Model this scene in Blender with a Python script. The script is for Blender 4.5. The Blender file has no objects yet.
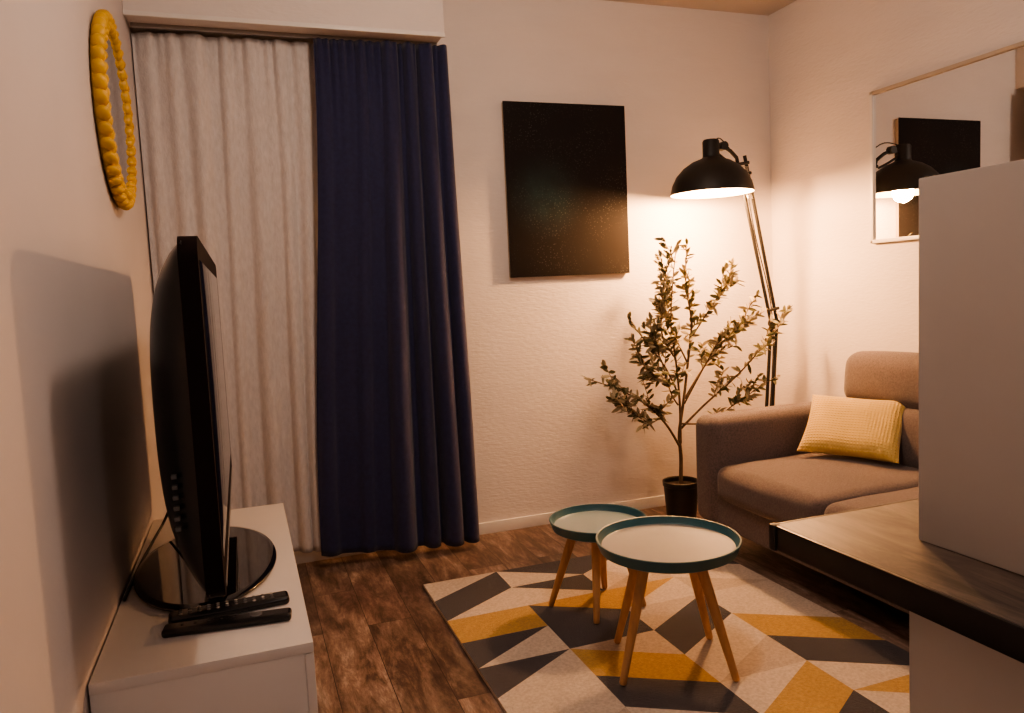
import bpy, bmesh, math, random
from mathutils import Vector, Matrix, Euler
random.seed(7)
S = bpy.context.scene
COL = S.collection

# ------------------------------------------------------------------ materials
def mat(name, color, rough=0.6, metal=0.0, var=0.06, nscale=8.0, bump=0.0, bscale=60.0,
        emis=None, estr=0.0, spec=0.5, coat=0.0, sheen=0.0, stretch=(1,1,1), trans=0.0):
    m = bpy.data.materials.new(name); m.use_nodes = True
    nt = m.node_tree; b = nt.nodes['Principled BSDF']
    tc = nt.nodes.new('ShaderNodeTexCoord'); mp = nt.nodes.new('ShaderNodeMapping')
    mp.inputs['Scale'].default_value = stretch
    nt.links.new(tc.outputs['Object'], mp.inputs['Vector'])
    n = nt.nodes.new('ShaderNodeTexNoise'); n.inputs['Scale'].default_value = nscale
    n.inputs['Detail'].default_value = 5
    nt.links.new(mp.outputs['Vector'], n.inputs['Vector'])
    r = nt.nodes.new('ShaderNodeValToRGB')
    c = Vector(color)
    lo = [max(0, x*(1-var)) for x in c]; hi = [min(1, x*(1+var)) for x in c]
    r.color_ramp.elements[0].position = .3; r.color_ramp.elements[1].position = .7
    r.color_ramp.elements[0].color = (*lo, 1); r.color_ramp.elements[1].color = (*hi, 1)
    nt.links.new(n.outputs['Fac'], r.inputs['Fac'])
    nt.links.new(r.outputs['Color'], b.inputs['Base Color'])
    b.inputs['Roughness'].default_value = rough
    b.inputs['Metallic'].default_value = metal
    b.inputs['Specular IOR Level'].default_value = spec
    b.inputs['Coat Weight'].default_value = coat
    b.inputs['Sheen Weight'].default_value = sheen
    if trans: b.inputs['Subsurface Weight'].default_value = trans
    if emis:
        b.inputs['Emission Color'].default_value = (*emis, 1)
        b.inputs['Emission Strength'].default_value = estr
    if bump:
        n2 = nt.nodes.new('ShaderNodeTexNoise'); n2.inputs['Scale'].default_value = bscale
        n2.inputs['Detail'].default_value = 3
        nt.links.new(mp.outputs['Vector'], n2.inputs['Vector'])
        bp = nt.nodes.new('ShaderNodeBump'); bp.inputs['Strength'].default_value = bump
        bp.inputs['Distance'].default_value = 0.004
        nt.links.new(n2.outputs['Fac'], bp.inputs['Height'])
        nt.links.new(bp.outputs['Normal'], b.inputs['Normal'])
    return m

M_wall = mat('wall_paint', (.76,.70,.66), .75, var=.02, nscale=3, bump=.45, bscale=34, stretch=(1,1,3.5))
M_wallL = mat('left_wall_cool_light', (.57,.535,.54), .7, var=.02, nscale=3, bump=.15, bscale=60)  # cool, dimmer light on the left side put into the wall colour
M_ceil = mat('ceiling_paint', (.58,.53,.48), .85, var=.02)
M_white = mat('white_lacquer', (.70,.67,.65), .35, var=.015)
M_trim = mat('trim_white', (.78,.75,.71), .4, var=.02)
M_panel = mat('panel_white', (.60,.58,.565), .5, var=.015)
M_black = mat('black_plastic', (.010,.009,.010), .25, var=.1)
M_blackm = mat('black_matte', (.014,.013,.013), .5, var=.1)
M_gloss = mat('gloss_black', (.006,.005,.006), .04, var=.1, coat=.5)
M_screen = mat('tv_glass', (.004,.004,.005), .04, var=.1)
M_tvred = mat('tv_bezel_dark_red', (.012,.006,.006), .6, var=.1, spec=.08)
M_navy = mat('navy_fabric', (.021,.025,.082), .85, var=.12, nscale=60, bump=.35, bscale=350, sheen=.2)
M_sheer = mat('linen_white', (.65,.615,.605), .9, var=.08, nscale=90, bump=.7, bscale=200, trans=.0, stretch=(1,1,.35))
M_sofa = mat('sofa_fabric', (.135,.108,.108), .95, var=.28, nscale=160, bump=.6, bscale=420, sheen=.2)
M_yellow = mat('mustard_plastic', (.62,.37,.03), .42, var=.08)
M_legs = mat('beech_wood', (.50,.29,.15), .5, var=.18, nscale=9, stretch=(6,6,1))
M_teal = mat('teal_paint', (.030,.11,.145), .35, var=.05)
M_tealin = mat('tray_floor_paint', (.28,.30,.31), .3, var=.04)
M_tealin2 = mat('tray_floor_blue', (.22,.31,.35), .3, var=.04)
M_pot = mat('pot_black', (.012,.012,.012), .4)
M_soil = mat('soil', (.03,.02,.013), .95, var=.5, nscale=60, bump=1, bscale=90)
M_bark = mat('bark', (.14,.095,.06), .85, var=.3, nscale=40, bump=.6)
M_leaf = mat('olive_leaf', (.12,.115,.055), .5, var=.3, nscale=14)
M_leaf2 = mat('olive_leaf_lamplit', (.36,.31,.20), .55, var=.25, nscale=14)  # creamy lamp light on the leaves put into their colour
M_lampin = mat('shade_inner_white', (.85,.8,.7), .5, var=.01)
M_bulb = mat('bulb_glow', (1,.85,.6), .4, var=0, emis=(1,.72,.38), estr=40)
M_opal = mat('opal_glass_glow', (1,.9,.8), .4, var=0, emis=(1,.8,.58), estr=3)
M_mirror = mat('mirror_silver', (.86,.86,.86), .01, metal=1, var=0)
M_mirror2 = mat('mirror_smoked', (.50,.50,.53), .03, metal=1, var=0)
M_frame = mat('frame_wood_pale', (.50,.42,.33), .5, var=.08, nscale=12)
M_chrome = mat('brushed_metal', (.4,.38,.36), .35, metal=.9, var=.05)
M_button = mat('button_grey', (.09,.09,.095), .5)
M_metaledge = mat('edge_strip', (.014,.012,.012), .35, metal=.2, var=.3, nscale=20)

def pillow_mat():
    m = mat('yellow_knit', (.74,.53,.19), .9, var=.05, nscale=20, sheen=.3)
    nt = m.node_tree; b = nt.nodes['Principled BSDF']
    tc = nt.nodes.new('ShaderNodeTexCoord')
    w = nt.nodes.new('ShaderNodeTexWave'); w.inputs['Scale'].default_value = 26
    w.bands_direction = 'X'
    w2 = nt.nodes.new('ShaderNodeTexWave'); w2.inputs['Scale'].default_value = 26
    w2.bands_direction = 'Y'
    nt.links.new(tc.outputs['Object'], w.inputs['Vector']); nt.links.new(tc.outputs['Object'], w2.inputs['Vector'])
    mx = nt.nodes.new('ShaderNodeMath'); mx.operation = 'MULTIPLY'
    nt.links.new(w.outputs['Fac'], mx.inputs[0]); nt.links.new(w2.outputs['Fac'], mx.inputs[1])
    bp = nt.nodes.new('ShaderNodeBump'); bp.inputs['Strength'].default_value = .8; bp.inputs['Distance'].default_value = .004
    nt.links.new(mx.outputs[0], bp.inputs['Height']); nt.links.new(bp.outputs['Normal'], b.inputs['Normal'])
    return m
M_pillow = pillow_mat()

def floor_mat():
    m = bpy.data.materials.new('plank_floor'); m.use_nodes = True
    nt = m.node_tree; b = nt.nodes['Principled BSDF']; L = nt.links.new
    tc = nt.nodes.new('ShaderNodeTexCoord'); mp = nt.nodes.new('ShaderNodeMapping')
    mp.inputs['Rotation'].default_value = (0,0,math.radians(90)); mp.inputs['Location'].default_value = (.31,.07,0)
    L(tc.outputs['Object'], mp.inputs['Vector'])
    br = nt.nodes.new('ShaderNodeTexBrick')
    br.inputs['Scale'].default_value = 1; br.inputs['Brick Width'].default_value = .95
    br.inputs['Row Height'].default_value = .155; br.inputs['Mortar Size'].default_value = .0012
    br.inputs['Mortar Smooth'].default_value = .2; br.offset = .37
    br.inputs['Color1'].default_value = (0,0,0,1); br.inputs['Color2'].default_value = (1,1,1,1)
    br.inputs['Mortar'].default_value = (.5,.5,.5,1)
    L(mp.outputs['Vector'], br.inputs['Vector'])
    mp2 = nt.nodes.new('ShaderNodeMapping'); mp2.inputs['Scale'].default_value = (7,1.6,1)
    L(tc.outputs['Object'], mp2.inputs['Vector'])
    add = nt.nodes.new('ShaderNodeVectorMath'); add.operation = 'MULTIPLY_ADD'
    L(br.outputs['Color'], add.inputs[0]); add.inputs[1].default_value = (13,7,5); L(mp2.outputs['Vector'], add.inputs[2])
    n = nt.nodes.new('ShaderNodeTexNoise'); n.inputs['Scale'].default_value = 2.4; n.inputs['Detail'].default_value = 12
    n.inputs['Roughness'].default_value = .8; n.inputs['Distortion'].default_value = .3
    L(add.outputs[0], n.inputs['Vector'])
    r = nt.nodes.new('ShaderNodeValToRGB')
    e = r.color_ramp.elements
    e[0].position = .34; e[0].color = (.040,.027,.022,1)
    e[1].position = .68; e[1].color = (.46,.385,.33,1)
    k = e.new(.46); k.color = (.122,.078,.062,1)
    k = e.new(.56); k.color = (.24,.172,.14,1)
    L(n.outputs['Fac'], r.inputs['Fac'])
    bright = nt.nodes.new('ShaderNodeMapRange'); bright.inputs['To Min'].default_value = .65; bright.inputs['To Max'].default_value = 1.2
    L(br.outputs['Color'], bright.inputs['Value'])
    mul = nt.nodes.new('ShaderNodeVectorMath'); mul.operation = 'SCALE'
    L(r.outputs['Color'], mul.inputs[0]); L(bright.outputs['Result'], mul.inputs['Scale'])
    mix = nt.nodes.new('ShaderNodeMix'); mix.data_type = 'RGBA'
    L(br.outputs['Fac'], mix.inputs['Factor']); L(mul.outputs[0], mix.inputs['A']); mix.inputs['B'].default_value = (.025,.017,.013,1)
    L(mix.outputs['Result'], b.inputs['Base Color'])
    rr = nt.nodes.new('ShaderNodeMapRange'); rr.inputs['To Min'].default_value = .32; rr.inputs['To Max'].default_value = .6
    L(n.outputs['Fac'], rr.inputs['Value']); L(rr.outputs['Result'], b.inputs['Roughness'])
    bp = nt.nodes.new('ShaderNodeBump'); bp.inputs['Strength'].default_value = .2; bp.inputs['Distance'].default_value = .003
    L(n.outputs['Fac'], bp.inputs['Height']); L(bp.outputs['Normal'], b.inputs['Normal'])
    return m
M_floor = floor_mat()

def desk_mat():
    m = bpy.data.materials.new('desk_wood'); m.use_nodes = True
    nt = m.node_tree; b = nt.nodes['Principled BSDF']; L = nt.links.new
    tc = nt.nodes.new('ShaderNodeTexCoord'); mp = nt.nodes.new('ShaderNodeMapping')
    mp.inputs['Scale'].default_value = (16,3,16)
    L(tc.outputs['Object'], mp.inputs['Vector'])
    n = nt.nodes.new('ShaderNodeTexNoise'); n.inputs['Scale'].default_value = 1.6; n.inputs['Detail'].default_value = 11
    n.inputs['Roughness'].default_value = .72; n.inputs['Distortion'].default_value = .9
    L(mp.outputs['Vector'], n.inputs['Vector'])
    r = nt.nodes.new('ShaderNodeValToRGB'); e = r.color_ramp.elements
    e[0].position = .38; e[0].color = (.020,.014,.012,1); e[1].position = .64; e[1].color = (.12,.088,.072,1)
    L(n.outputs['Fac'], r.inputs['Fac']); L(r.outputs['Color'], b.inputs['Base Color'])
    b.inputs['Roughness'].default_value = .5
    return m
M_desk = desk_mat()

def painting_mat():
    m = bpy.data.materials.new('galaxy_canvas'); m.use_nodes = True
    nt = m.node_tree; b = nt.nodes['Principled BSDF']; L = nt.links.new
    tc = nt.nodes.new('ShaderNodeTexCoord')
    d = nt.nodes.new('ShaderNodeVectorMath'); d.operation = 'DISTANCE'; d.inputs[1].default_value = (-.12,0,-.03)
    L(tc.outputs['Object'], d.inputs[0])
    mr = nt.nodes.new('ShaderNodeMapRange'); mr.inputs['From Min'].default_value = 0; mr.inputs['From Max'].default_value = .22
    mr.inputs['To Min'].default_value = 1; mr.inputs['To Max'].default_value = 0
    L(d.outputs['Value'], mr.inputs['Value'])
    n = nt.nodes.new('ShaderNodeTexNoise'); n.inputs['Scale'].default_value = 14; n.inputs['Detail'].default_value = 8
    L(tc.outputs['Object'], n.inputs['Vector'])
    pw = nt.nodes.new('ShaderNodeMath'); pw.operation = 'POWER'; pw.inputs[1].default_value = 1.3
    L(mr.outputs['Result'], pw.inputs[0])
    mu = nt.nodes.new('ShaderNodeMath'); mu.operation = 'MULTIPLY'; L(pw.outputs[0], mu.inputs[0]); L(n.outputs['Fac'], mu.inputs[1])
    r = nt.nodes.new('ShaderNodeValToRGB'); e = r.color_ramp.elements
    e[0].position = 0; e[0].color = (.022,.019,.019,1); e[1].position = .5; e[1].color = (.030,.052,.054,1)
    L(mu.outputs[0], r.inputs['Fac'])
    v = nt.nodes.new('ShaderNodeTexVoronoi'); v.inputs['Scale'].default_value = 95
    L(tc.outputs['Object'], v.inputs['Vector'])
    lt = nt.nodes.new('ShaderNodeMath'); lt.operation = 'LESS_THAN'; lt.inputs[1].default_value = .24
    L(v.outputs['Distance'], lt.inputs[0])
    n3 = nt.nodes.new('ShaderNodeTexNoise'); n3.inputs['Scale'].default_value = 5
    L(tc.outputs['Object'], n3.inputs['Vector'])
    m3 = nt.nodes.new('ShaderNodeMapRange'); m3.inputs['From Min'].default_value = .40; m3.inputs['From Max'].default_value = .68
    m3.inputs['To Max'].default_value = .11
    L(n3.outputs['Fac'], m3.inputs['Value'])
    st = nt.nodes.new('ShaderNodeMath'); st.operation = 'MULTIPLY'; L(lt.outputs[0], st.inputs[0]); L(m3.outputs['Result'], st.inputs[1])
    mix = nt.nodes.new('ShaderNodeMix'); mix.data_type = 'RGBA'; L(st.outputs[0], mix.inputs['Factor'])
    L(r.outputs['Color'], mix.inputs['A']); mix.inputs['B'].default_value = (.5,.55,.52,1)
    L(mix.outputs['Result'], b.inputs['Base Color'])
    b.inputs['Roughness'].default_value = .8
    b.inputs['Specular IOR Level'].default_value = .12
    return m
M_paint = painting_mat()

# ------------------------------------------------------------------ helpers
def empty(name, loc=(0,0,0), rot=(0,0,0)):
    e = bpy.data.objects.new(name, None); COL.objects.link(e); e.empty_display_size = .05
    e.location = loc; e.rotation_euler = rot
    return e

def finish(bm, name, mats, parent=None, loc=(0,0,0), rot=(0,0,0), smooth=True, angle=40):
    bmesh.ops.recalc_face_normals(bm, faces=bm.faces[:])
    me = bpy.data.meshes.new(name); bm.to_mesh(me); bm.free()
    if not isinstance(mats, (list, tuple)): mats = [mats]
    for m in mats: me.materials.append(m)
    if smooth:
        for p in me.polygons: p.use_smooth = True
        me.set_sharp_from_angle(angle=math.radians(angle))
    o = bpy.data.objects.new(name, me); COL.objects.link(o)
    o.location = loc; o.rotation_euler = rot
    if parent: o.parent = parent
    return o

def box(name, x0,x1,y0,y1,z0,z1, m, parent=None, bev=0.003, seg=2):
    bm = bmesh.new(); bmesh.ops.create_cube(bm, size=1)
    cx,cy,cz = (x0+x1)/2,(y0+y1)/2,(z0+z1)/2
    for v in bm.verts: v.co = Vector((v.co.x*(x1-x0), v.co.y*(y1-y0), v.co.z*(z1-z0)))
    if bev: bmesh.ops.bevel(bm, geom=bm.edges[:], offset=bev, segments=seg, profile=.6, affect='EDGES')
    return finish(bm, name, m, parent, (cx,cy,cz))

def rbox(name, size, r, m, loc=(0,0,0), rot=(0,0,0), parent=None, k=4, mid=8, puff=(0,0,0), wrinkle=0):
    n = 2*k+mid
    bm = bmesh.new(); bmesh.ops.create_cube(bm, size=1)
    bmesh.ops.subdivide_edges(bm, edges=bm.edges[:], cuts=n-1, use_grid_fill=True)
    H = [s/2 for s in size]
    def rm(t, h):
        i = (t+.5)*n
        if i <= k: return -h + r*(i/k)
        if i >= n-k: return h - r*((n-i)/k)
        return -h + r + (2*h-2*r)*(i-k)/mid
    for v in bm.verts:
        p = Vector([rm(v.co[a], H[a]) for a in range(3)])
        q = Vector([max(-(H[a]-r), min(H[a]-r, p[a])) for a in range(3)])
        d = p-q
        if d.length > 1e-7: p = q + d.normalized()*r
        u = [p[a]/H[a] for a in range(3)]
        for a in range(3):
            b, c = (a+1)%3, (a+2)%3
            if puff[a]: p[a] += puff[a]*u[a]*max(0,1-u[b]**2)*max(0,1-u[c]**2)
        if wrinkle:
            p += Vector((0,0,wrinkle*math.sin(p.x*23+p.y*9)*math.sin(p.y*17+1)))
        v.co = p
    return finish(bm, name, m, parent, loc, rot, angle=70)

def add_tube(bm, pts, radii, seg=10, cap=True, mi=0):
    pts = [Vector(p) for p in pts]
    if not isinstance(radii, (list,tuple)): radii = [radii]*len(pts)
    rings = []; up = None
    for i,p in enumerate(pts):
        t = (pts[min(i+1,len(pts)-1)]-pts[max(i-1,0)]).normalized()
        if up is None:
            up = t.orthogonal().normalized()
        else:
            up = (up - t*up.dot(t)).normalized()
        s = t.cross(up)
        rings.append([bm.verts.new(p + (up*math.cos(2*math.pi*j/seg)+s*math.sin(2*math.pi*j/seg))*radii[i]) for j in range(seg)])
    for a,b in zip(rings, rings[1:]):
        for j in range(seg):
            f = bm.faces.new((a[j],a[(j+1)%seg],b[(j+1)%seg],b[j])); f.material_index = mi
    if cap:
        bm.faces.new(rings[0]).material_index = mi; bm.faces.new(rings[-1]).material_index = mi

def tube(name, pts, radii, m, parent=None, seg=12):
    bm = bmesh.new(); add_tube(bm, pts, radii, seg); return finish(bm, name, m, parent)

def lathe(name, prof, m, parent=None, loc=(0,0,0), rot=(0,0,0), seg=64, mfun=None, angle=35):
    bm = bmesh.new(); rings = []
    for r,z in prof:
        if r < 1e-6: rings.append([bm.verts.new((0,0,z))])
        else: rings.append([bm.verts.new((r*math.cos(2*math.pi*j/seg), r*math.sin(2*math.pi*j/seg), z)) for j in range(seg)])
    for i,(a,b) in enumerate(zip(rings, rings[1:])):
        for j in range(seg):
            j2 = (j+1)%seg
            if len(a)==1: vs = (a[0],b[j],b[j2])
            elif len(b)==1: vs = (a[j],a[j2],b[0])
            else: vs = (a[j],a[j2],b[j2],b[j])
            f = bm.faces.new(vs)
            if mfun: f.material_index = mfun(i)
    return finish(bm, name, m, parent, loc, rot, angle=angle)

def smooth_pts(pts, n=6):
    pts = [Vector(p) for p in pts]; out = []
    for i in range(len(pts)-1):
        p0 = pts[max(i-1,0)]; p1 = pts[i]; p2 = pts[i+1]; p3 = pts[min(i+2,len(pts)-1)]
        for j in range(n):
            t = j/n
            out.append(.5*((2*p1)+(p2-p0)*t+(2*p0-5*p1+4*p2-p3)*t*t+(3*p1-p0-3*p2+p3)*t**3))
    out.append(pts[-1]); return out

# ------------------------------------------------------------------ room
XL, XR, YB, YF, H = -.32, 2.69, 3.36, -2.6, 2.5
box('floor', XL-.1, XR+.1, YF-.1, YB+.1, -.1, 0, M_floor, bev=0)
box('ceiling', XL-.1, XR+.1, YF-.1, YB+.1, H, H+.1, M_ceil, bev=0)
box('wall_back', XL-.1, XR+.1, YB, YB+.1, 0, H, M_wall, bev=0)
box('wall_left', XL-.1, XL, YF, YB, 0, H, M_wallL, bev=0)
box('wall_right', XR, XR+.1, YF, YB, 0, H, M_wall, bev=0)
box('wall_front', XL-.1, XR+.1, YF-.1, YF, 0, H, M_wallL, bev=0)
box('baseboard_back', XL, XR, YB-.014, YB, 0, .055, M_trim, bev=.003)
box('baseboard_right', XR-.014, XR, YF, YB-.014, 0, .055, M_trim, bev=.003)
box('baseboard_left', XL, XL+.014, YF, YB-.014, 0, .055, M_trim, bev=.003)

# curtain pelmet + rail
pel = empty('curtain_pelmet')
box('pelmet_board', XL, .875, 3.115, YB, 2.207, H, M_wall, pel, bev=.004)
box('pelmet_lip', XL, .875, 3.105, 3.117, 2.192, 2.210, M_trim, pel, bev=.003)
box('curtain_rail', XL+.01, .87, 3.225, 3.24, 2.192, 2.2068, M_chrome, pel, bev=.002)

def curtain(name, xt0, xt1, xb0, xb1, zt, zb, yc, folds, waves, m, nx=300, nz=70, seed=0, zb2=None, gather=.006):
    bm = bmesh.new(); rows = []
    for j in range(nz+1):
        v = j/nz; row = []
        sm = v*v*(3-2*v)
        for i in range(nx+1):
            u = i/nx
            x = (xt0+(xt1-xt0)*u)*(1-sm) + (xb0+(xb1-xb0)*u)*sm
            zbot = zb + ((zb2-zb)*u if zb2 is not None else 0)
            z = zt+(zbot-zt)*v
            y = 0
            for (uc,w,dt,db,drift) in folds:
                q = (u-uc-drift*v)/w
                d = dt*(1-sm)+db*sm
                y -= d*math.exp(-q*q)
                x += .5*d*q*math.exp(-q*q)
            for (f,a0,a1,p) in waves:
                y += (a0*(1-v)+a1*v)*math.sin(2*math.pi*f*u+p+.9*math.sin(2.2*v+f))
            y += gather*math.exp(-v*14)*math.sin(2*math.pi*17*u+2*math.sin(9*u))
            y += .0022*math.sin(31*u+14*v+seed)*math.sin(9*v+5*u)
            row.append(bm.verts.new((x, yc+y, z)))
        rows.append(row)
    for a,b in zip(rows, rows[1:]):
        for i in range(nx): bm.faces.new((a[i],a[i+1],b[i+1],b[i]))
    o = finish(bm, name, m, None, angle=180)
    md = o.modifiers.new('thickness','SOLIDIFY'); md.thickness = .002
    return o
curtain('white_curtain', -.316, .40, -.312, .335, 2.190, .075, 3.285,
        [(.07,.025,.016,.03,.0),(.19,.03,.018,.03,.02),(.31,.035,.022,.045,.01),(.46,.022,.018,.026,-.02),(.60,.038,.020,.045,.015),(.76,.025,.02,.034,.02),(.88,.03,.016,.036,-.01)],
        [(2.1,.004,.010,.5),(5.3,.003,.003,1.2)], M_sheer, seed=3, gather=.005)
curtain('navy_curtain', .355, .905, .25, .930, 2.188, .062, 3.215,
        [(.06,.04,.012,.035,.0),(.34,.035,.012,.025,-.05),(.55,.045,.035,.075,-.03),(.70,.032,.030,.060,.0),(.83,.038,.040,.085,.01),(.965,.03,.02,.055,.0)],
        [(1.3,.004,.012,1.2),(4.1,.003,.004,.2)], M_navy, seed=5, zb2=.03, gather=.008)

# ------------------------------------------------------------------ painting
pa = empty('wall_painting', (1.505, 3.345, 1.602))
box('canvas_body', -.309,.309,-.009,.0148,-.40,.40, M_frame, pa, bev=.002)
box('canvas_front', -.312,.312,-.013,-.0095,-.402,.402, M_paint, pa, bev=.001)

# ------------------------------------------------------------------ yellow round mirror on left wall
my = empty('round_mirror', (XL, 2.495, 1.705))
R = .247
bm = bmesh.new()
N = 42
for strand in range(2):
    for i in range(N):
        a = 2*math.pi*(i+.5*strand)/N
        rr = R + (.0130 if strand else -.0130)
        c = Vector((.023, rr*math.cos(a), rr*math.sin(a)))
        tang = a+math.pi/2 + (.5 if strand else -.5)
        mtx = Matrix.Translation(c) @ Matrix.Rotation(tang,4,'X') @ Matrix.Diagonal((.0185,.0230,.0135,1))
        bmesh.ops.create_uvsphere(bm, u_segments=12, v_segments=8, radius=1, matrix=mtx)
finish(bm, 'braided_frame', M_yellow, my, angle=180)
bm = bmesh.new()
add_tube(bm, [(.015, R*math.cos(2*math.pi*i/64), R*math.sin(2*math.pi*i/64)) for i in range(65)], .0145, 12, False)
finish(bm, 'frame_core', M_yellow, my, angle=180)
lathe('mirror_glass', [(0,.028),(.222,.028),(.230,.001),(0,.001)], M_mirror2, my, rot=(0,math.radians(90),0))

# ------------------------------------------------------------------ tv bench
tb = empty('tv_bench')
bx0,bx1,by0,by1 = XL+.004,.09,1.54,2.68
box('top_panel', bx0,bx1,by0,by1,.428,.45, M_white, tb, bev=.002)
box('end_panel_near', bx0,bx1-.018,by0+.002,by0+.022,.06,.428, M_white, tb, bev=.002)
box('end_panel_far', bx0,bx1-.018,by1-.022,by1-.002,.06,.428, M_white, tb, bev=.002)
box('bottom_panel', bx0,bx1-.018,by0+.022,by1-.022,.06,.08, M_white, tb, bev=.002)
box('back_panel', bx0,bx0+.012,by0+.022,by1-.022,.08,.428, M_white, tb, bev=.001)
box('door_a', bx1-.018,bx1,by0+.002,(by0+by1)/2-.0015,.06,.426, M_white, tb, bev=.002)
box('door_b', bx1-.018,bx1,(by0+by1)/2+.0015,by1-.002,.06,.426, M_white, tb, bev=.002)
box('plinth', bx0+.02,bx1-.05,by0+.04,by1-.04,.0,.06, M_white, tb, bev=.002)

# ------------------------------------------------------------------ television
tv = empty('television')
ty0,ty1,tz0,tz1 = 1.50,2.74,.575,1.270
xf = -.066
def slab(name, x0, x1, y0, y1, z0, z1, rc, m, parent, seg=10, bev=.008):
    bm = bmesh.new(); ring = []
    for (cy,cz,a0) in ((y1-rc,z1-rc,0),(y0+rc,z1-rc,90),(y0+rc,z0+rc,180),(y1-rc,z0+rc,270)):
        for i in range(seg+1):
            a = math.radians(a0+90*i/seg)
            ring.append((cy+rc*math.cos(a), cz+rc*math.sin(a)))
    A = [bm.verts.new((x0,y,z)) for y,z in ring]; B = [bm.verts.new((x1,y,z)) for y,z in ring]
    n = len(ring)
    bm.faces.new(A); bm.faces.new(B)
    for i in range(n): bm.faces.new((A[i],A[(i+1)%n],B[(i+1)%n],B[i]))
    ed = [e for e in bm.edges if (e.verts[0] in A and e.verts[1] in A) or (e.verts[0] in B and e.verts[1] in B)]
    bmesh.ops.bevel(bm, geom=ed, offset=bev, segments=3, profile=.5, affect='EDGES')
    return finish(bm, name, m, parent, angle=50)
slab('front_bezel', xf-.034, xf, ty0, ty1, tz0, tz1, .05, M_tvred, tv, bev=.012)
box('screen_glass', xf-.004, xf+.0015, ty0+.04, ty1-.10, tz0+.075, tz1-.045, M_screen, tv, bev=.001)
box('silver_trim', xf-.012, xf+.0022, ty0+.06, ty1-.06, tz0+.012, tz0+.02, M_chrome, tv, bev=.001)
bm = bmesh.new(); n1, n2 = 32, 36; rows = []
for j in range(n2+1):
    v = -math.cos(math.pi*j/n2); row = []
    for i in range(n1+1):
        u = -math.cos(math.pi*i/n1)
        prof = (max(0,1-abs(u)**9)**.5)*(max(0,1-abs(v)**3.0)**.55)
        row.append(bm.verts.new((xf-.026-.090*prof, (ty0+ty1)/2+u*(ty1-ty0-.02)/2, (tz0+tz1)/2+v*(tz1-tz0-.02)/2)))
    rows.append(row)
for a,b in zip(rows, rows[1:]):
    for i in range(n1): bm.faces.new((a[i],a[i+1],b[i+1],b[i]))
finish(bm, 'back_shell', M_black, tv, angle=60)
for k in range(6):
    z = .72+.02*k
    box('port_%d'%(k+1), xf-.078, xf-.068, ty0+.017, ty0+.03, z, z+.008, M_button, tv, bev=.001)
box('stand_neck', xf-.065, xf-.025, 2.03, 2.24, .462, .62, M_gloss, tv, bev=.01, seg=3)
sb = lathe('stand_base', [(0,.0),(.93,.0),(.985,.15),(1,.5),(.985,.8),(.93,1.0),(0,1.25)], M_gloss, tv, loc=(-.13,2.13,.4505), seg=96)
sb.scale = (.175,.33,.014)
tube('power_cable', smooth_pts([(-.16,2.50,.66),(-.22,2.52,.58),(-.265,2.50,.49),(-.29,2.42,.457),(-.300,2.25,.4555),(-.306,2.08,.4555),(-.308,1.95,.4555)]), .004, M_blackm, tv, 8)

def remote(loc, ang, L, W, Tk, flat=False):
    e = empty('remote_control', loc, (0,0,ang))
    rbox('body', (L,W,Tk), Tk*.42, M_black, (0,0,Tk/2), parent=e, k=3, mid=6, puff=(0,.002,.001))
    if not flat:
        for i in range(11):
            for j in range(3):
                lathe('button_%d_%d'%(i,j), [(.0040,0),(.0042,.0012),(.0032,.002),(0,.002)], M_chrome if (i*3+j)%4==0 else M_button, e,
                      (-L*.40+i*L*.075, (j-1)*W*.27, Tk), seg=12)
    else:
        lathe('dial', [(.012,0),(.013,.001),(.011,.002),(0,.002)], M_button, e, (L*.22,0,Tk), seg=24)
        for i in range(5):
            lathe('button_%d'%i, [(.0036,0),(.003,.002),(0,.002)], M_blackm, e, (-L*.35+i*L*.1,0,Tk), seg=12)
    return e
remote((-.070,1.775,.4502), math.radians(3), .255, .046, .020)
remote((-.073,1.695,.4502), math.radians(-6), .262, .042, .018, True)

# ------------------------------------------------------------------ rug
C,Y_,N_,G = 0,1,2,3
def rugmat(n, c): return mat(n, c, .97, var=.16, nscale=110, bump=1.0, bscale=300, sheen=.2)
rugm = [rugmat('rug_cream',(.62,.54,.47)), rugmat('rug_mustard',(.49,.31,.10)), rugmat('rug_navy',(.045,.045,.06)), rugmat('rug_beige',(.50,.42,.355))]
bm = bmesh.new()
rx0,rx1,ry0,ry1 = .595,1.80,1.02,2.84
nr, nc = 10, 4
dx = (rx1-rx0)/nc; dy = (ry1-ry0)/nr
pat = [
 [(C,N_),(N_,C),(N_,C),(C,N_)],
 [(N_,C),(N_,C),(C,G),(N_,C)],
 [(Y_,Y_),(Y_,N_),(Y_,C),(C,G)],
 [(N_,C),(N_,N_),(G,N_),(C,C)],
 [(N_,C),(G,Y_),(N_,C),(C,Y_)],
 [(C,C),(Y_,N_),(C,G),(Y_,N_)],
 [(C,G),(N_,C),(C,Y_),(N_,C)],
 [(Y_,N_),(C,Y_),(Y_,N_),(Y_,C)],
 [(N_,C),(G,N_),(N_,C),(C,N_)],
 [(C,Y_),(N_,C),(C,Y_),(Y_,C)]]
zt = .012
for r in range(nr):
    for c in range(nc):
        x0 = rx0+c*dx; x1 = x0+dx; y1 = ry1-r*dy; y0 = y1-dy
        A = (x0,y1,zt); B = (x1,y1,zt); Cc = (x1,y0,zt); D = (x0,y0,zt)
        if c % 2 == 0: tris = [((A,B,D),0),((B,Cc,D),1)]
        else: tris = [((B,A,Cc),0),((A,D,Cc),1)]
        for t,i in tris:
            f = bm.faces.new([bm.verts.new(p) for p in t]); f.material_index = pat[r][c][i]
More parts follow.
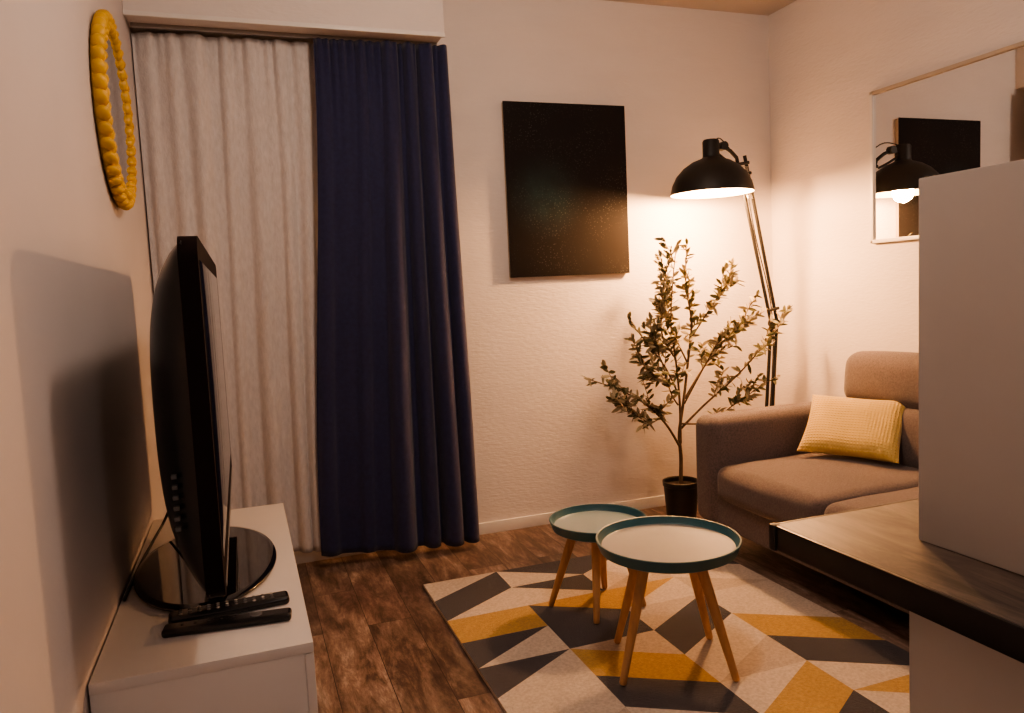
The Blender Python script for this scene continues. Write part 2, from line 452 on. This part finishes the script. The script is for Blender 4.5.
for (p,q) in [((rx0,ry0),(rx1,ry0)),((rx1,ry0),(rx1,ry1)),((rx1,ry1),(rx0,ry1)),((rx0,ry1),(rx0,ry0))]:
    f = bm.faces.new([bm.verts.new((*p,.0005)),bm.verts.new((*q,.0005)),bm.verts.new((*q,zt)),bm.verts.new((*p,zt))]); f.material_index = 3
bmesh.ops.remove_doubles(bm, verts=bm.verts[:], dist=1e-5)
finish(bm, 'area_rug', rugm, smooth=False)

# ------------------------------------------------------------------ tray tables
def tray_table(cx, cy, h, rad, feet, inner):
    e = empty('tray_side_table', (cx,cy,0))
    lip = .030
    prof = [(0,h-lip-.012),(rad-.028,h-lip-.012),(rad-.012,h-lip-.004),(rad-.003,h-.010),(rad,h-.002),(rad-.002,h),(rad-.006,h-.001),
            (rad-.012,h-.014),(rad-.018,h-.022),(rad-.03,h-.024),(0,h-.024)]
    lathe('tray_top', prof, [M_teal, inner], e, seg=96, mfun=lambda i: 1 if i>=8 else 0)
    zb = h-lip-.012
    lathe('mount_disc', [(0,zb),(rad*.62,zb),(rad*.62,zb-.012),(0,zb-.012)], M_legs, e, seg=48)
    for i,(fx,fy) in enumerate(feet):
        top = Vector((fx*.48,fy*.48,zb-.008)); bot = Vector((fx,fy,.0155))
        pts = [top.lerp(bot,t) for t in (0,.25,.5,.75,.985,1)]
        tube('leg_%d'%(i+1), pts, [.0165,.0155,.014,.012,.0105,.008], M_legs, e, 16)
    return e
tray_table(1.137,1.91,.395,.212, [(-.197,-.065),(.103,-.179),(.185,.071),(-.092,.17)], M_tealin)
tray_table(1.128,2.36,.333,.172, [(-.164,.07),(-.081,-.13),(.13,-.075),(.08,.13)], M_tealin2)

# ------------------------------------------------------------------ sofa
so = empty('sofa')
fx = 1.80
rbox('base_frame', (.83,1.50,.17), .02, M_sofa, (fx+.435,2.03,.195), parent=so)
rbox('arm_far', (.86,.155,.46), .045, M_sofa, (fx+.43,2.715,.342), parent=so, puff=(.006,.008,.008))
rbox('arm_near', (.86,.155,.46), .045, M_sofa, (fx+.43,1.345,.342), parent=so, puff=(.006,.008,.008))
rbox('back_frame', (.10,1.30,.55), .03, M_sofa, (2.62,2.03,.385), parent=so)
for i,yc in enumerate((2.334,1.726)):
    rbox('seat_cushion_%d'%(i+1), (.66,.603,.145), .045, M_sofa, (fx+.325,yc,.308), parent=so, puff=(.012,.004,.026), mid=10, wrinkle=.0015)
    rbox('back_cushion_%d'%(i+1), (.16,.60,.26), .05, M_sofa, (2.50,yc,.475), (0,math.radians(8),0), so, puff=(.03,.004,.01), mid=10)
    rbox('headrest_%d'%(i+1), (.17,.60,.225), .06, M_sofa, (2.54,yc,.69), (0,math.radians(6),0), so, puff=(.02,.012,.014), mid=10)
for i,(x,y) in enumerate([(fx+.06,2.73),(fx+.06,1.33),(2.6,2.73),(2.6,1.33)]):
    lathe('foot_%d'%(i+1), [(0,0),(.016,0),(.024,.115),(0,.115)], M_black, so, (x,y,0), seg=24)

# pillow
def pillow(name, W, Hh, T, m, loc, rotm):
    bm = bmesh.new(); n = 26
    def pt(u,v,s):
        k = 1-.07*(1-abs(v)**2)*abs(u)**4; l = 1-.09*(1-abs(u)**2)*abs(v)**4
        th = T*(max(0,(1-u**4)*(1-v**4))**.55)
        return (u*W/2*k, v*Hh/2*l, s*th*.5*(1+.05*math.sin(u*7+v*3)))
    g = {}
    for s in (1,-1):
        for i in range(n+1):
            for j in range(n+1):
                u = math.sin(math.pi/2*(-1+2*i/n)); v = math.sin(math.pi/2*(-1+2*j/n))
                g[s,i,j] = bm.verts.new(pt(u,v,s))
        for i in range(n):
            for j in range(n):
                bm.faces.new((g[s,i,j],g[s,i+1,j],g[s,i+1,j+1],g[s,i,j+1]))
    bmesh.ops.remove_doubles(bm, verts=bm.verts[:], dist=1e-5)
    o = finish(bm, name, m, angle=180)
    o.matrix_world = Matrix.Translation(loc) @ rotm
    return o
wd = Vector((.50,-.80,-.03)).normalized()
up = Vector((.68,.22,.72)); up = (up-wd*up.dot(wd)).normalized(); nn = wd.cross(up)
rotm = Matrix((wd,up,nn)).transposed().to_4x4()
pillow('yellow_throw_pillow', .385, .29, .10, M_pillow, Vector((2.305,2.40,.525)), rotm)

# ------------------------------------------------------------------ wall mirror (right wall)
mr = empty('wall_mirror')
my0,my1,mz0,mz1 = 1.25,2.67,1.275,1.935
box('mirror_pane', XR-.012, XR-.002, my0,my1,mz0,mz1, M_mirror, mr, bev=0)
fw = .016
box('frame_top', XR-.022,XR-.001,my0,my1,mz1-fw,mz1, M_frame, mr)
box('frame_bottom', XR-.022,XR-.001,my0,my1,mz0,mz0+fw, M_trim, mr)
box('frame_left', XR-.022,XR-.001,my1-fw,my1,mz0,mz1, M_trim, mr)
box('frame_right', XR-.022,XR-.001,my0,my0+fw,mz0,mz1, M_frame, mr)

# ------------------------------------------------------------------ desk with cabinet
dk = empty('desk')
box('desk_top', .778,1.55,.10,.975,.712,.75, M_desk, dk, bev=.004)
box('edge_strip_side', .773,.779,.10,.98,.710,.7495, M_metaledge, dk, bev=.002)
box('edge_strip_end', .773,1.55,.974,.980,.710,.7495, M_metaledge, dk, bev=.002)
box('corner_cap', .770,.785,.967,.983,.708,.7505, M_blackm, dk, bev=.004)
box('support_panel', .888,.93,.12,.82,.0,.711, M_panel, dk, bev=.002)
box('support_panel_rear', 1.46,1.50,.12,.82,.0,.711, M_panel, dk, bev=.002)
dv = empty('cabinet')
box('side_panel_left', .906,.926,.12,.82,.7508,1.27, M_panel, dv, bev=.002)
box('side_panel_right', 1.46,1.48,.12,.82,.7508,1.27, M_panel, dv, bev=.002)
box('top_board', .926,1.46,.12,.82,1.25,1.27, M_panel, dv, bev=.002)
box('back_board', .926,1.46,.805,.82,.7508,1.25, M_panel, dv, bev=.001)
box('shelf', .926,1.46,.14,.805,1.0,1.018, M_panel, dv, bev=.001)

# ------------------------------------------------------------------ floor lamp
fl = empty('floor_lamp')
sx,sy,sz = 2.10,3.04,1.545
prof_out = [(.188,0),(.190,.004),(.188,.012),(.180,.045),(.160,.085),(.128,.120),(.088,.146),(.050,.160),(.040,.166),(.038,.172),(.038,.238),(.033,.246),(0,.246)]
prof_in = [(.185,.002),(.176,.044),(.156,.082),(.124,.116),(.084,.141),(.046,.154),(0,.156)]
lathe('lamp_shade', list(reversed(prof_out)), M_blackm, fl, (sx,sy,sz))
lathe('shade_lining', [(.188,0)]+prof_in, M_lampin, fl, (sx,sy,sz))
lathe('bulb', [(0,.030),(.018,.034),(.030,.047),(.033,.062),(.027,.085),(.016,.110),(.014,.14),(0,.14)], M_bulb, fl, (sx,sy,sz), seg=32)
lathe('socket', [(0,.128),(.019,.128),(.019,.154),(0,.154)], M_blackm, fl, (sx,sy,sz), seg=24)
top = Vector((2.255,3.06,1.715)); elb = Vector((2.468,3.10,.92)); base = Vector((2.375,3.08,.03))
tube('head_bracket', [(sx+.036,sy,sz+.205),(2.17,3.045,1.765),(2.215,3.052,1.745),top], .009, M_blackm, fl)
tube('head_link', [(sx+.036,sy,sz+.185),(2.19,3.048,1.70),(2.245,3.058,1.675)], .006, M_blackm, fl)
lathe('pivot_head', [(0,-.016),(.020,-.016),(.020,.016),(0,.016)], M_blackm, fl, (2.17,3.045,1.765), (math.radians(90),0,0), seg=24)
for s,off in ((1,.0),(2,.05)):
    o = Vector((off,0,off*.25))
    tube('upper_rod_%d'%s, [top+o*.9, elb+o*.7], .0085, M_blackm, fl)
    tube('lower_rod_%d'%s, [elb+o*.7, base+o*.8], .0085, M_blackm, fl)
for t in (.04,.10,.92):
    p = top.lerp(elb,t)
    tube('cross_link_%d'%int(t*100), [p+Vector((-.008,-.008,0)), p+Vector((.054,-.008,.01))], .008, M_blackm, fl)
for k in range(2):
    bm = bmesh.new(); p0 = top.lerp(elb,.05)+Vector((.01+.024*k,-.012,0)); p1 = top.lerp(elb,.24)+Vector((.01+.018*k,-.012,0))
    pts = []
    ax = (p1-p0).normalized(); a1 = ax.orthogonal().normalized(); a2 = ax.cross(a1)
    for i in range(200):
        t = i/199; a = t*2*math.pi*22
        pts.append(p0.lerp(p1,t)+(a1*math.cos(a)+a2*math.sin(a))*.007)
    add_tube(bm, pts, .0014, 5); finish(bm, 'spring_%d'%(k+1), M_chrome, fl)
lathe('elbow_joint', [(0,-.02),(.022,-.02),(.022,.02),(0,.02)], M_blackm, fl, tuple(elb+Vector((.016,-.002,0))), (math.radians(90),0,0), seg=32)
lathe('base_disc', [(0,0),(.135,0),(.138,.004),(.136,.016),(.12,.024),(.03,.028),(.025,.06),(0,.06)], M_blackm, fl, (2.39,3.08,0))
tube('lamp_cable', smooth_pts([(sx+.02,sy,sz+.243),(2.20,3.09,1.80),(2.33,3.12,1.66),(2.40,3.12,1.35),(2.50,3.13,.95),(2.47,3.12,.5),(2.41,3.12,.05)]), .003, M_blackm, fl, 6)

# ------------------------------------------------------------------ olive tree
ot = empty('potted_olive_tree', (0,0,0))
px, py = 1.94, 3.12
lathe('pot', [(0,0),(.066,0),(.070,.004),(.082,.165),(.086,.168),(.087,.190),(.083,.192),(.079,.188),(.077,.168),(0,.168)], M_pot, ot, (px,py,0))
lathe('soil', [(0,.176),(.04,.174),(.0765,.1685)], M_soil, ot, (px,py,0))
def P(u,v,dy=0):
    return Vector((px+(u-679)*.0052, py+dy, .19+(478-v)*.00478))
branches = [
 ([P(679,484),P(680,455),P(679,430),P(684,400),P(690,360),P(695,320),P(690,280),P(692,248)], .0095,0),
 ([P(680,440),P(678,400,-.02),P(672,360,-.05),P(664,320,-.08),P(668,280,-.07),P(674,244,-.06)], .006,0),
 ([P(680,445),P(662,418,-.03),P(640,396,-.06),P(612,378,-.08),P(580,364,-.1)], .006,0),
 ([P(676,390,-.03),P(660,360,-.05),P(644,335,-.03),P(630,312,.0)], .0045,0),
 ([P(668,350,-.06),P(652,325,-.1),P(652,290,-.12),P(658,256,-.12)], .004,0),
 ([P(681,425),P(700,402,-.05),P(728,375,-.1),P(752,350,-.12),P(775,322,-.13)], .0055,0),
 ([P(686,395),P(708,370,.03),P(730,348,.05),P(752,325,.03),P(762,302,.0)], .005,0),
 ([P(694,335),P(706,310,-.05),P(716,292,-.08),P(726,274,-.09)], .0035,0),
 ([P(680,420),P(700,418,-.08),P(722,400,-.14),P(742,386,-.17)], .004,0),
 ([P(655,410,-.04),P(640,412,-.08),P(622,402,-.12),P(606,392,-.14)], .003,0),
 ([P(690,360),P(682,330,.05),P(676,300,.08),P(682,268,.09)], .004,0),
 ([P(672,370,-.04),P(650,372,-.1),P(632,358,-.14),P(622,340,-.15)], .0035,0),
 ([P(684,400,-.01),P(702,360,-.06),P(716,335,-.09),P(740,322,-.12)], .0035,0),
 ([P(676,400,-.02),P(664,385,-.06),P(650,350,-.1),P(638,325,-.12)], .0035,0),
]
bmB = bmesh.new(); bmL = bmesh.new()
rl = random.Random(11)
def leaf(p, d, L, W):
    d = d.normalized(); s = d.cross(Vector((rl.uniform(-1,1),rl.uniform(-1,1),rl.uniform(-1,1)))).normalized(); nrm = d.cross(s)
    mi = 0 if rl.random() < .4 else 1
    prof = [(0,.12),(.2,.75),(.5,1),(.8,.65),(1,.03)]
    prev = None
    for t,w in prof:
        c = p + d*L*t - Vector((0,0,1))*L*.18*t*t
        a = bmL.verts.new(c+s*W*w+nrm*W*w*.35); m_ = bmL.verts.new(c); b = bmL.verts.new(c-s*W*w+nrm*W*w*.35)
        if prev:
            for q in ((prev[0],prev[1],m_,a),(prev[1],prev[2],b,m_)):
                f = bmL.faces.new(q); f.material_index = mi
        prev = (a,m_,b)
def clampY(p):
    p.y = min(p.y, 3.325); return p
def leafy(pts, start, dens):
    tot = len(pts)
    for i in range(int(tot*start), tot):
        t = (pts[min(i+1,tot-1)]-pts[max(i-1,0)]).normalized()
        for _ in range(dens):
            r_ = Vector((rl.uniform(-1,1),rl.uniform(-1,1),rl.uniform(-.5,1))).normalized()
            p = clampY(pts[i].copy())
            d = t*.65+r_
            if p.y > 3.27: d.y = -abs(d.y)
            leaf(p, d, rl.uniform(.034,.06), rl.uniform(.0065,.0095))
for bi,(pts,r0,_) in enumerate(branches):
    sp = smooth_pts(pts,6)
    rad = [r0*(1-.8*i/(len(sp)-1))+.0008 for i in range(len(sp))]
    add_tube(bmB, sp, rad, 8)
    leafy(sp, .6 if bi==0 else .35, 2)
    for k in range(8):
        f = rl.uniform(.3 if bi else .6,.97); idx = int(f*(len(sp)-1)); p = sp[idx]
        t = (sp[min(idx+1,len(sp)-1)]-sp[max(idx-1,0)]).normalized()
        d = (t*.9+Vector((rl.uniform(-1,1),rl.uniform(-1,.5),rl.uniform(-.3,.9)))*.8).normalized()
        L = rl.uniform(.06,.14)
        q = [p, p+d*L*.5+Vector((0,0,.006)), p+d*L]
        q = [clampY(x.copy()) for x in smooth_pts(q,3)]
        add_tube(bmB, q, [.002,.0018,.0016,.0014,.0012,.001,.0009][:len(q)], 6)
        leafy(q, .2, 2)
finish(bmB, 'branches', M_bark, ot, angle=180)
finish(bmL, 'leaves', [M_leaf, M_leaf2], ot, angle=180)

# ------------------------------------------------------------------ ceiling lamp, added fill lamp + lights
def ceiling_or_fill_lamp(x,y,power,col,r=.09):
    e = empty('ceiling_or_fill_lamp', (x,y,H))
    lathe('mount_plate', [(0,0),(.15,0),(.15,-.02),(0,-.02)], M_trim, e)
    lathe('opal_dome', [(.14,-.02),(.135,-.04),(.11,-.065),(.06,-.083),(0,-.088)], M_opal, e)
    l = bpy.data.lights.new('ceiling_or_fill_bulb','POINT'); l.energy = power; l.color = col; l.shadow_soft_size = r
    o = bpy.data.objects.new('ceiling_or_fill_bulb', l); COL.objects.link(o); o.parent = e; o.location = (0,0,-.19)
ceiling_or_fill_lamp(.85,1.60,30,(1,.76,.60))
ceiling_or_fill_lamp(1.1,-1.3,26,(1,.84,.76))  # unseen fixture added behind the camera as fill light
l = bpy.data.lights.new('lamp_bulb_light','POINT'); l.energy = 90; l.color = (1,.50,.21); l.shadow_soft_size = .05
o = bpy.data.objects.new('lamp_bulb_light', l); COL.objects.link(o); o.parent = fl; o.location = (sx,sy,sz+.004)

w = bpy.data.worlds.new('World'); S.world = w; w.use_nodes = True
w.node_tree.nodes['Background'].inputs[0].default_value = (.6,.62,.7,1)
w.node_tree.nodes['Background'].inputs[1].default_value = .05

# ------------------------------------------------------------------ camera
cam = bpy.data.cameras.new('Camera'); co = bpy.data.objects.new('Camera', cam); COL.objects.link(co)
cam.sensor_width = 36; cam.lens = 757/1024*36; cam.clip_start = .02
fwd = Vector((.3329,.9391,-.0865)).normalized()
rt = Vector((.9401,-.3374,-.0465)); rt = (rt-fwd*rt.dot(fwd)).normalized()
upv = rt.cross(fwd)
mw = Matrix((rt,upv,-fwd)).transposed().to_4x4(); mw.translation = Vector((0,0,1.14))
co.matrix_world = mw
S.camera = co
S.view_settings.view_transform = 'AgX'
S.view_settings.look = 'AgX - Medium High Contrast'
